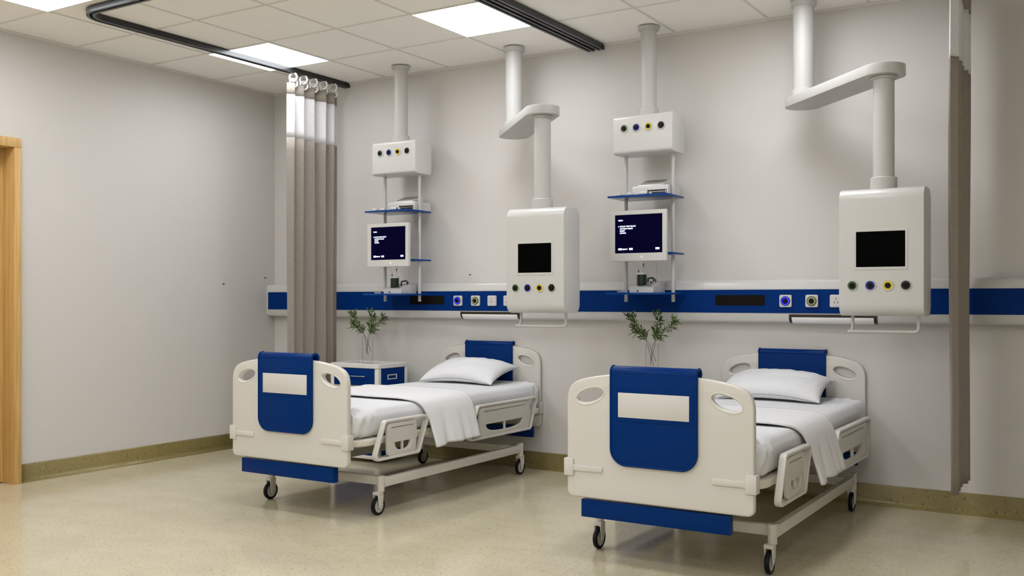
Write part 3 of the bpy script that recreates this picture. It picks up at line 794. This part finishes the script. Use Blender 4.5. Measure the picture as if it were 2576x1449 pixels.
# ECG recorder and its accessories on the top shelf
ZS = 1.838
ecg = empty('ecg_recorder', (TX+.01, -.15, ZS), 'white chart recorder with sloped keypad on the top shelf of the left tower', 'medical device', 'white chart recorders on the top shelves')
e = MB(); e.prism(round_poly([(-.236, ZS), (-.036, ZS), (-.036, 1.907), (-.232, 1.907)], [.002, .003, .018, .012], 6), TX-.114, TX+.131, 'device', 'yz', .002); e.build('recorder_body', ecg, 40)
e = MB(); e.prism(round_poly([(-.190, 1.907), (-.186, 1.918), (-.066, 1.959), (-.054, 1.957), (-.054, 1.907)], [.002, .004, .003, .003, 0], 4), TX-.098, TX+.076, 'device', 'yz', .0015); e.build('control_hood', ecg, 40)
kp = MB(); kp.prism([(-.172, 1.9235), (-.171, 1.9255), (-.080, 1.9565), (-.080, 1.953)], TX-.084, TX+.062, 'keypad', 'yz', 0)
kp.prism([(-.1, 1.9505), (-.1, 1.9520), (-.088, 1.9560), (-.088, 1.9530)], TX+.045, TX+.056, 'green', 'yz', 0); kp.build('keypad', ecg, 0)
sl = MB(); sl.box(TX-.010, TX+.120, -.2385, -.234, 1.842, 1.878, 'black'); sl.box(TX+.0, TX+.116, -.2395, -.238, 1.864, 1.8665, 'chrome'); sl.box(TX+.115, TX+.118, -.2395, -.238, 1.844, 1.875, 'chrome'); sl.build('paper_slot', ecg, 0)
pr = MB(); pr.lathe([(0, 0), (.009, .001), (.0125, .008), (.0135, .05), (.011, .058), (.005, .060), (.004, .072), (.007, .074), (.007, .082), (0, .083)], (TX-.036, -.300, ZS+.0137), 'device', 'x', 24)
pr.cyl((TX+.02, -.300, ZS+.0137), .008, 0, .010, 'black', 'x', 16); pr.cyl((TX+.034, -.300, ZS+.0137), .0085, 0, .014, 'device', 'x', 16)
probe = tag(pr.build('hand_probe', None, 40), 'small white hand probe on the top shelf of the left tower', 'probe', 'hand probes on the top shelves')
pk = MB(); pk.lathe([(0, 0), (.021, 0), (.023, .003), (.023, .014), (.020, .019), (.006, .0205), (.005, .022), (0, .022)], (TX-.166, -.325, ZS), 'device', 'z', 30)
puck = tag(pk.build('sensor_puck', None, 40), 'outer round white sensor at the left end of the left tower top shelf', 'sensor', 'round white sensors on the top shelves')
pk = MB(); pk.lathe([(0, 0), (.021, 0), (.023, .003), (.023, .014), (.020, .019), (.006, .0205), (.005, .022), (0, .022)], (TX-.088, -.325, ZS), 'device', 'z', 30)
puck2 = tag(pk.build('sensor_puck', None, 40), 'inner small round white sensor between the outer one and the probe, left tower', 'sensor', 'round white sensors on the top shelves')
cbm = MB(); cbm.tube([(TX-.146, -.335, ZS+.004), (TX-.135, -.35, ZS+.003), (TX-.122, -.338, ZS+.003), (TX-.112, -.352, ZS+.003)], .0022, 'black', 8)
cbm.tube([(TX-.064, -.325, ZS+.004), (TX-.055, -.34, ZS+.003), (TX-.045, -.33, ZS+.003), (TX-.038, -.31, ZS+.006)], .0022, 'black', 8)
cable = tag(cbm.build('sensor_cable', None, 60), 'black sensor cable on the top shelf of the left tower', 'cable', 'black cables on the top shelves')
# suction pump on the bottom shelf
ZP = 1.232
pump = empty('suction_pump', (TX-.02, -.20, ZP), 'white suction pump with green jar on the bottom shelf of the left tower', 'medical pump', 'white pumps with green jars')
q = MB(); q.prism([(-.300, ZP), (-.300, 1.264)]+[(-.300+.13*math.sin(t), 1.264+.040*(1-math.cos(t)) if False else 1.264+.040*math.sin(t)) for t in [PI/2*k/8*.9 for k in range(1, 9)]]+[(-.118, 1.304), (-.118, ZP)], TX-.104, TX+.060, 'device', 'yz', .002); q.build('pump_body', pump, 40)
jx, jy = TX-.044, -.243
jr = MB(); jr.lathe([(0, 1.276), (.030, 1.276), (.031, 1.279), (.031, 1.347), (0, 1.347)], (jx, jy, 0), 'jar', 'z', 36); jr.build('jar', pump, 40)
ld = MB(); ld.cyl((jx, jy, 0), .0325, 1.346, 1.3575, 'lid', 'z', 36); ld.build('jar_lid', pump, 40)
hd = MB(); hd.tube([(TX-.026, -.190, 1.302), (TX-.026, -.188, 1.322), (TX-.018, -.15, 1.328), (TX-.013, -.13, 1.322), (TX-.013, -.128, 1.302)], .006, 'black', 8); hd.build('carry_handle', pump, 40)
ct = MB(); ct.box(TX+.012, TX+.034, -.293, -.276, 1.276, 1.2805, 'jar', .001, mtx=None); ct.box(TX+.022, TX+.033, -.262, -.252, 1.288, 1.302, 'black', .002); ct.cyl((TX-.045, -.300, 1.243), .004, 0, .012, 'navy', 'y', 12); ct.build('pump_controls', pump, 30)
cl = MB()
for (x, y, z) in ((TX-.061, -.254, 1.3575), (TX+.027, -.190, 1.300)): cl.lathe([(0, 0), (.0042, 0), (.0042, .004), (.0028, .007), (.0028, .010), (.0042, .014), (.0042, .018), (0, .018)], (x, y, z), 'navy', 'z', 12)
cl.lathe([(0, 0), (.0038, 0), (.0026, .007), (.0042, .013), (.0042, .018), (0, .018)], (TX-.040, -.227, 1.398), 'navy', 'z', 12)
cl.build('tube_connector', pump, 40)
tb = MB()
tb.tube(smooth_poly([(TX-.061, -.254, 1.374), (TX-.064, -.256, 1.40), (TX-.09, -.262, 1.424), (TX-.135, -.27, 1.426), (TX-.178, -.30, 1.395), (TX-.19, -.31, 1.33), (TX-.18, -.31, 1.27), (TX-.15, -.30, 1.245), (TX-.14, -.28, 1.2345)], 8), .0016, 'tube', 8)
tb.tube(smooth_poly([(TX-.040, -.227, 1.357), (TX-.040, -.227, 1.397)], 3), .0018, 'tube', 8)
tb.cyl((TX-.040, -.227, 0), .011, 1.389, 1.3905, 'tube', 'z', 16, .0002)
tb.tube(smooth_poly([(TX-.040, -.227, 1.415), (TX-.034, -.225, 1.43), (TX-.005, -.222, 1.445), (TX+.028, -.2, 1.435), (TX+.034, -.19, 1.39), (TX+.030, -.19, 1.35), (TX+.027, -.190, 1.317)], 8), .0016, 'tube', 8)
for k in range(4): tb.tube([(TX-.160+.022*(1+.1*k)*math.cos(t), -.30+.016*(1+.12*k)*math.sin(t), ZP+.003+.002*k) for t in [2*PI*i/16 for i in range(16)]], .0014, 'tube', 6, True)
tb.build('tubing', pump, 60)
DXT = 1.988
copy_tree(tow, None, DXT, 'white ceiling-hung equipment tower with blue shelves between the two beds')
copy_tree(mon, None, DXT, 'white square monitor showing a menu in the equipment tower between the two beds')
copy_tree(ecg, None, DXT, 'white chart recorder with sloped keypad on the top shelf of the tower between the beds')
copy_tree(probe, None, DXT, 'small white hand probe on the top shelf of the tower between the beds')
copy_tree(puck, None, DXT, 'outer round white sensor at the left end of the top shelf between the beds')
copy_tree(puck2, None, DXT, 'inner small round white sensor beside the probe, tower between the beds')
copy_tree(cable, None, DXT, 'black sensor cable on the top shelf of the tower between the beds')
copy_tree(pump, None, DXT, 'white suction pump with green jar on the bottom shelf of the tower between the beds')

# ------------------------------------------------------------------ service arm pendant
PX = 2.53
arm = empty('service_pendant', (PX+.55, -.80, 1.03), 'white ceiling arm pendant with a black-screened console above the left bed', 'ceiling pendant', 'ceiling arm pendants with screened consoles')
c1 = (PX-.007, -.230); c2 = (PX+.549, -.797)
MB().lathe([(0, H-.040), (.062, H-.040), (.072, H-.034), (.073, H-.0065), (0, H-.0065)], (*c1, 0), 'pole', 'z', 44).build('ceiling_flange', arm, 40)
MB().cyl((*c1, 0), .0595, 2.37, H-.036, 'pole', 'z', 44).build('upper_column', arm, 40)
MB().cyl((*c1, 0), .071, 2.349, 2.398, 'pole', 'z', 44, .004).build('column_collar', arm, 40)
R = .103; dv = Vector((c2[0]-c1[0], c2[1]-c1[1])); a0 = math.atan2(dv.y, dv.x)
st = [(c1[0]+R*math.cos(a0+PI/2+PI*k/24), c1[1]+R*math.sin(a0+PI/2+PI*k/24)) for k in range(25)]+[(c2[0]+R*math.cos(a0-PI/2+PI*k/24), c2[1]+R*math.sin(a0-PI/2+PI*k/24)) for k in range(25)]
MB().plate(st, [], 2.299, 2.3515, 'pole', 'xy', .002).build('swing_arm', arm, 40)
MB().lathe([(0, 2.284), (.061, 2.284), (.064, 2.287), (.064, 2.295), (.058, 2.2965), (.058, 2.3), (0, 2.3)], (*c2, 0), 'pole', 'z', 40).build('swivel_ring', arm, 40)
MB().cyl((*c2, 0), .0505, 1.79, 2.286, 'pole', 'z', 44).build('lower_column', arm, 40)
MB().cyl((*c2, 0), .0635, 1.733, 1.797, 'pole', 'z', 44, .004).build('console_collar', arm, 40)
x0, x1 = PX+.3555, PX+.7525
cb = MB(); cb.prism(round_poly([(-.898, 1.108), (-.700, 1.108), (-.700, 1.738), (-.898, 1.738)], [.055, .055, .055, .055], 10), x0, x1, 'device', 'yz', .002); cbo = cb.build('console_box', arm, 40)
sf = MB(); sf.plate(rect(PX+.427, PX+.680, 1.335, 1.5365), [rect(PX+.4385, PX+.6685, 1.349, 1.5235)], -.896, -.9005, 'device', 'xz', .001); sf.build('screen_frame', arm, 30)
MB().box(PX+.4385, PX+.6685, -.8995, -.897, 1.349, 1.5235, 'screenoff').build('screen', arm, 0)
for (c, lab), x in zip(COLS, (.4205, .506, .589, .6715)): gas_outlet(arm, PX+x, 1.258, -.898, c, lab, .0280)
hb = MB()
hb.tube([(PX+.712, -.800, 1.115), (PX+.712, -.800, 1.048), (PX+.710, -.801, 1.038), (PX+.703, -.802, 1.031), (PX+.692, -.804, 1.029), (PX+.384, -.838, 1.0285)], .0085, 'pole', 12)
hb.tube([(PX+.400, -.800, 1.115), (PX+.400, -.802, 1.055), (PX+.400, -.812, 1.040), (PX+.398, -.832, 1.031)], .0085, 'pole', 12)
hb.build('handle', arm, 50)
copy_tree(arm, None, 1.97, 'white ceiling arm pendant with a black-screened console above the right bed')

# ------------------------------------------------------------------ bedside cabinet, vase and branches
KX0, KX1, KY0, KY1 = 1.022, 1.490, -.430, -.082
cab = empty('bedside_cabinet', ((KX0+KX1)/2, (KY0+KY1)/2, 0), 'white and blue bedside cabinet left of the left bed, holding a vase', 'cabinet', 'bedside cabinets')
tp = MB(); tp.plate(round_poly(rect(KX0, KX1, KY0, KY1), .018), [round_poly(rect(KX0+.020, KX1-.020, KY0+.020, KY1-.020), .010)], .700, .718, 'tray', 'xy', .005, 3)
tp.plate(round_poly(rect(KX0, KX1, KY0, KY1), .018), [], .686, .704, 'tray', 'xy', .003); tp.build('tray_top', cab, 40)
fr = MB()
for (a, b_) in ((KX0+.004, KX0+.040), (KX1-.040, KX1-.004)):
    fr.box(a, b_, KY0+.006, KY0+.040, .048, .687, 'tray', .003); fr.box(a, b_, KY1-.036, KY1-.002, .048, .687, 'tray', .003)
fr.box(KX0+.04, KX1-.04, KY0+.014, KY1-.004, .545, .557, 'tray'); fr.box(KX0+.04, KX1-.04, KY0+.014, KY1-.004, .42, .432, 'tray')
fr.box(KX0+.04, KX1-.04, KY1-.012, KY1-.006, .05, .687, 'tray'); fr.build('cabinet_frame', cab, 40)
MB().box(KX0-.002, KX1+.002, KY0-.004, KY1, .027, .052, 'tray', .004).build('cabinet_base', cab, 40)
for x in (KX0+.06, KX1-.06):
    for y in (KY0+.09, KY1-.05): MB().cyl((x, y, 0), .014, 0, .028, 'black', 'z', 14).build('foot', cab, 40)
dr = MB().box(KX0+.041, KX1-.041, KY0+.004, KY0+.022, .560, .684, 'bluedeep', .001).build('drawer', cab, 30)
hm = MB(); hx0, hx1 = 1.165, 1.372
hm.tube(smooth_poly([(hx0, KY0-.004, .628), (hx0+.012, KY0-.018, .628), ((hx0+hx1)/2, KY0-.024, .628), (hx1-.012, KY0-.018, .628), (hx1, KY0-.004, .628)], 6), .0035, 'chrome', 10)
for x in (hx0+.012, hx1-.012): hm.cyl((x, KY0+.004, .628), .0035, 0, .02, 'chrome', 'y', 12)
hm.build('drawer_handle', dr, 50)
MB().box(KX0+.041, KX1-.041, KY0+.006, KY0+.022, .056, .418, 'bluedeep', .001).build('door', cab, 30)
sp = MB().box(KX1-.012, KX1-.0055, KY0+.040, KY1-.036, .054, .684, 'bluedeep').build('side_panel', cab, 0)
MB().box(KX0+.0055, KX0+.012, KY0+.040, KY1-.036, .054, .684, 'bluedeep').build('side_panel', cab, 0)
lh = MB(); lh.plate(rect(-.318, -.213, .602, .638), [rect(-.311, -.220, .6085, .6315)], KX1-.0057, KX1-.001, 'tray', 'yz', .0008); lh.build('label_holder', sp, 30)
# vase
VX, VY, VZ = 1.224, -.235, .7045
vs_ = MB(); vs_.lathe([(0, 0), (.0405, 0), (.0410, .001), (.0410, .206), (.0395, .207), (.0388, .206), (.0388, .006), (0, .006)], (VX, VY, VZ), 'glass', 'z', 48)
vase = tag(vs_.build('glass_vase', None, 40), 'clear glass cylinder vase on the bedside cabinet beside the left curtain', 'vase', 'clear cylinder vases')
def branch(pts, seed, ntw, label):
    rnd = random.Random(seed)
    P = smooth_poly(pts, 10); n = len(P)
    P = [Vector((VX+p[0], VY+p[1], p[2])) for p in P]
    root = empty('leafy_branch', tuple(P[0]), label, 'branch', 'leafy green branches in vases')
    mb = MB(); mb.tube([tuple(p) for p in P], [.0016-.0009*i/(n-1) for i in range(n)], 'branch', 7)
    lv = MB(); k = lv.mi('leaf')
    def leaf(base, d, L, W):
        d = d.normalized(); side = d.cross(Vector((rnd.uniform(-.4, .4), rnd.uniform(-.8, -.2), rnd.uniform(.3, 1)))).normalized(); up = side.cross(d).normalized()
        prof = [(0, .04), (.15, .45), (.38, .95), (.6, .85), (.82, .42), (1, .0)]
        mid, l, r = [], [], []
        for t, ww in prof:
            c = base+d*(L*t)-Vector((0, 0, 1))*(.10*L*t*t)+up*(.06*L*math.sin(PI*t))
            mid.append(lv.bm.verts.new(c)); l.append(lv.bm.verts.new(c+side*W*ww/2+up*W*.16*ww)); r.append(lv.bm.verts.new(c-side*W*ww/2+up*W*.16*ww))
        for i in range(len(prof)-1):
            for A in (l, r):
                try: lv.bm.faces.new((mid[i], mid[i+1], A[i+1], A[i])).material_index = k
                except ValueError: pass
    # leafy part: above the vase mouth
    start = next(i for i, p in enumerate(P) if p.z > .925)
    m = n-start
    for j in range(ntw):
        f = (j+.5)/ntw; i = min(n-2, start+int(f*m)); base = P[i]; t = (P[i+1]-P[i]).normalized()
        az = j*2.4+rnd.uniform(-.5, .5)
        o = t.orthogonal().normalized(); o2 = t.cross(o); d = (t*rnd.uniform(.35, .95)+(o*math.cos(az)+o2*math.sin(az))*rnd.uniform(.6, 1))
        L = rnd.uniform(.038, .060)*(1-.2*f)
        if j % 3 == 0 and f < .85:      # little side twig carrying leaves
            e = base+d.normalized()*rnd.uniform(.02, .035)+Vector((0, 0, .006)); mb.tube([tuple(base), tuple((base+e)/2+Vector((0, 0, .001))), tuple(e)], .0007, 'branch', 5)
            for q in range(5):
                dd = (d.normalized()*.8+Vector((rnd.uniform(-.8, .8), rnd.uniform(-.8, .8), rnd.uniform(-.3, .9)))); leaf(base.lerp(e, .35+.65*q/3), dd, L*rnd.uniform(.75, 1), rnd.uniform(.0075, .010))
        else: leaf(base, d, L, rnd.uniform(.0085, .0115))
    for q in range(3): leaf(P[-1], (P[-1]-P[-4]).normalized()+Vector((rnd.uniform(-.6, .6), rnd.uniform(-.4, .4), rnd.uniform(-.2, .4))), rnd.uniform(.03, .045), .008)
    mb.build('stem', root, 60); lv.build('leaves', root, 60, solid=.0004)
    return root
B = [([(.017, -.012, .775), (-.018, 0, .86), (-.050, .012, .933), (-.128, .01, 1.032), (-.150, 0, 1.080)], 1, 34, 'leftmost leafy green branch, leaning far left', ),
     ([(.022, .012, .798), (-.004, .006, .865), (-.027, -.006, .924), (-.075, -.04, .975), (-.105, -.05, 1.015)], 2, 30, 'lower left leafy green branch, short'),
     ([(-.017, .012, .776), (-.004, .004, .860), (.022, -.008, .922), (.108, .0, 1.005), (.160, .012, 1.050)], 3, 32, 'right leafy green branch, leaning far right'),
     ([(-.004, -.014, .80), (.010, -.004, .86), (.019, .004, .915), (.030, .01, 1.001), (.046, .0, 1.100)], 4, 38, 'tallest leafy green branch, standing almost upright')]
DXV = 2.323
copy_tree(vase, None, DXV, 'clear glass cylinder vase behind the footboard of the right bed')
for pts, sd, nt, lab in B:
    r = branch(pts, sd, nt, lab+', in the left vase')
    copy_tree(r, None, DXV, lab.replace('leafy ', '')+', in the vase between the beds')
copy_tree(cab, None, DXV, 'white and blue bedside cabinet hidden behind the right bed, under the second vase')
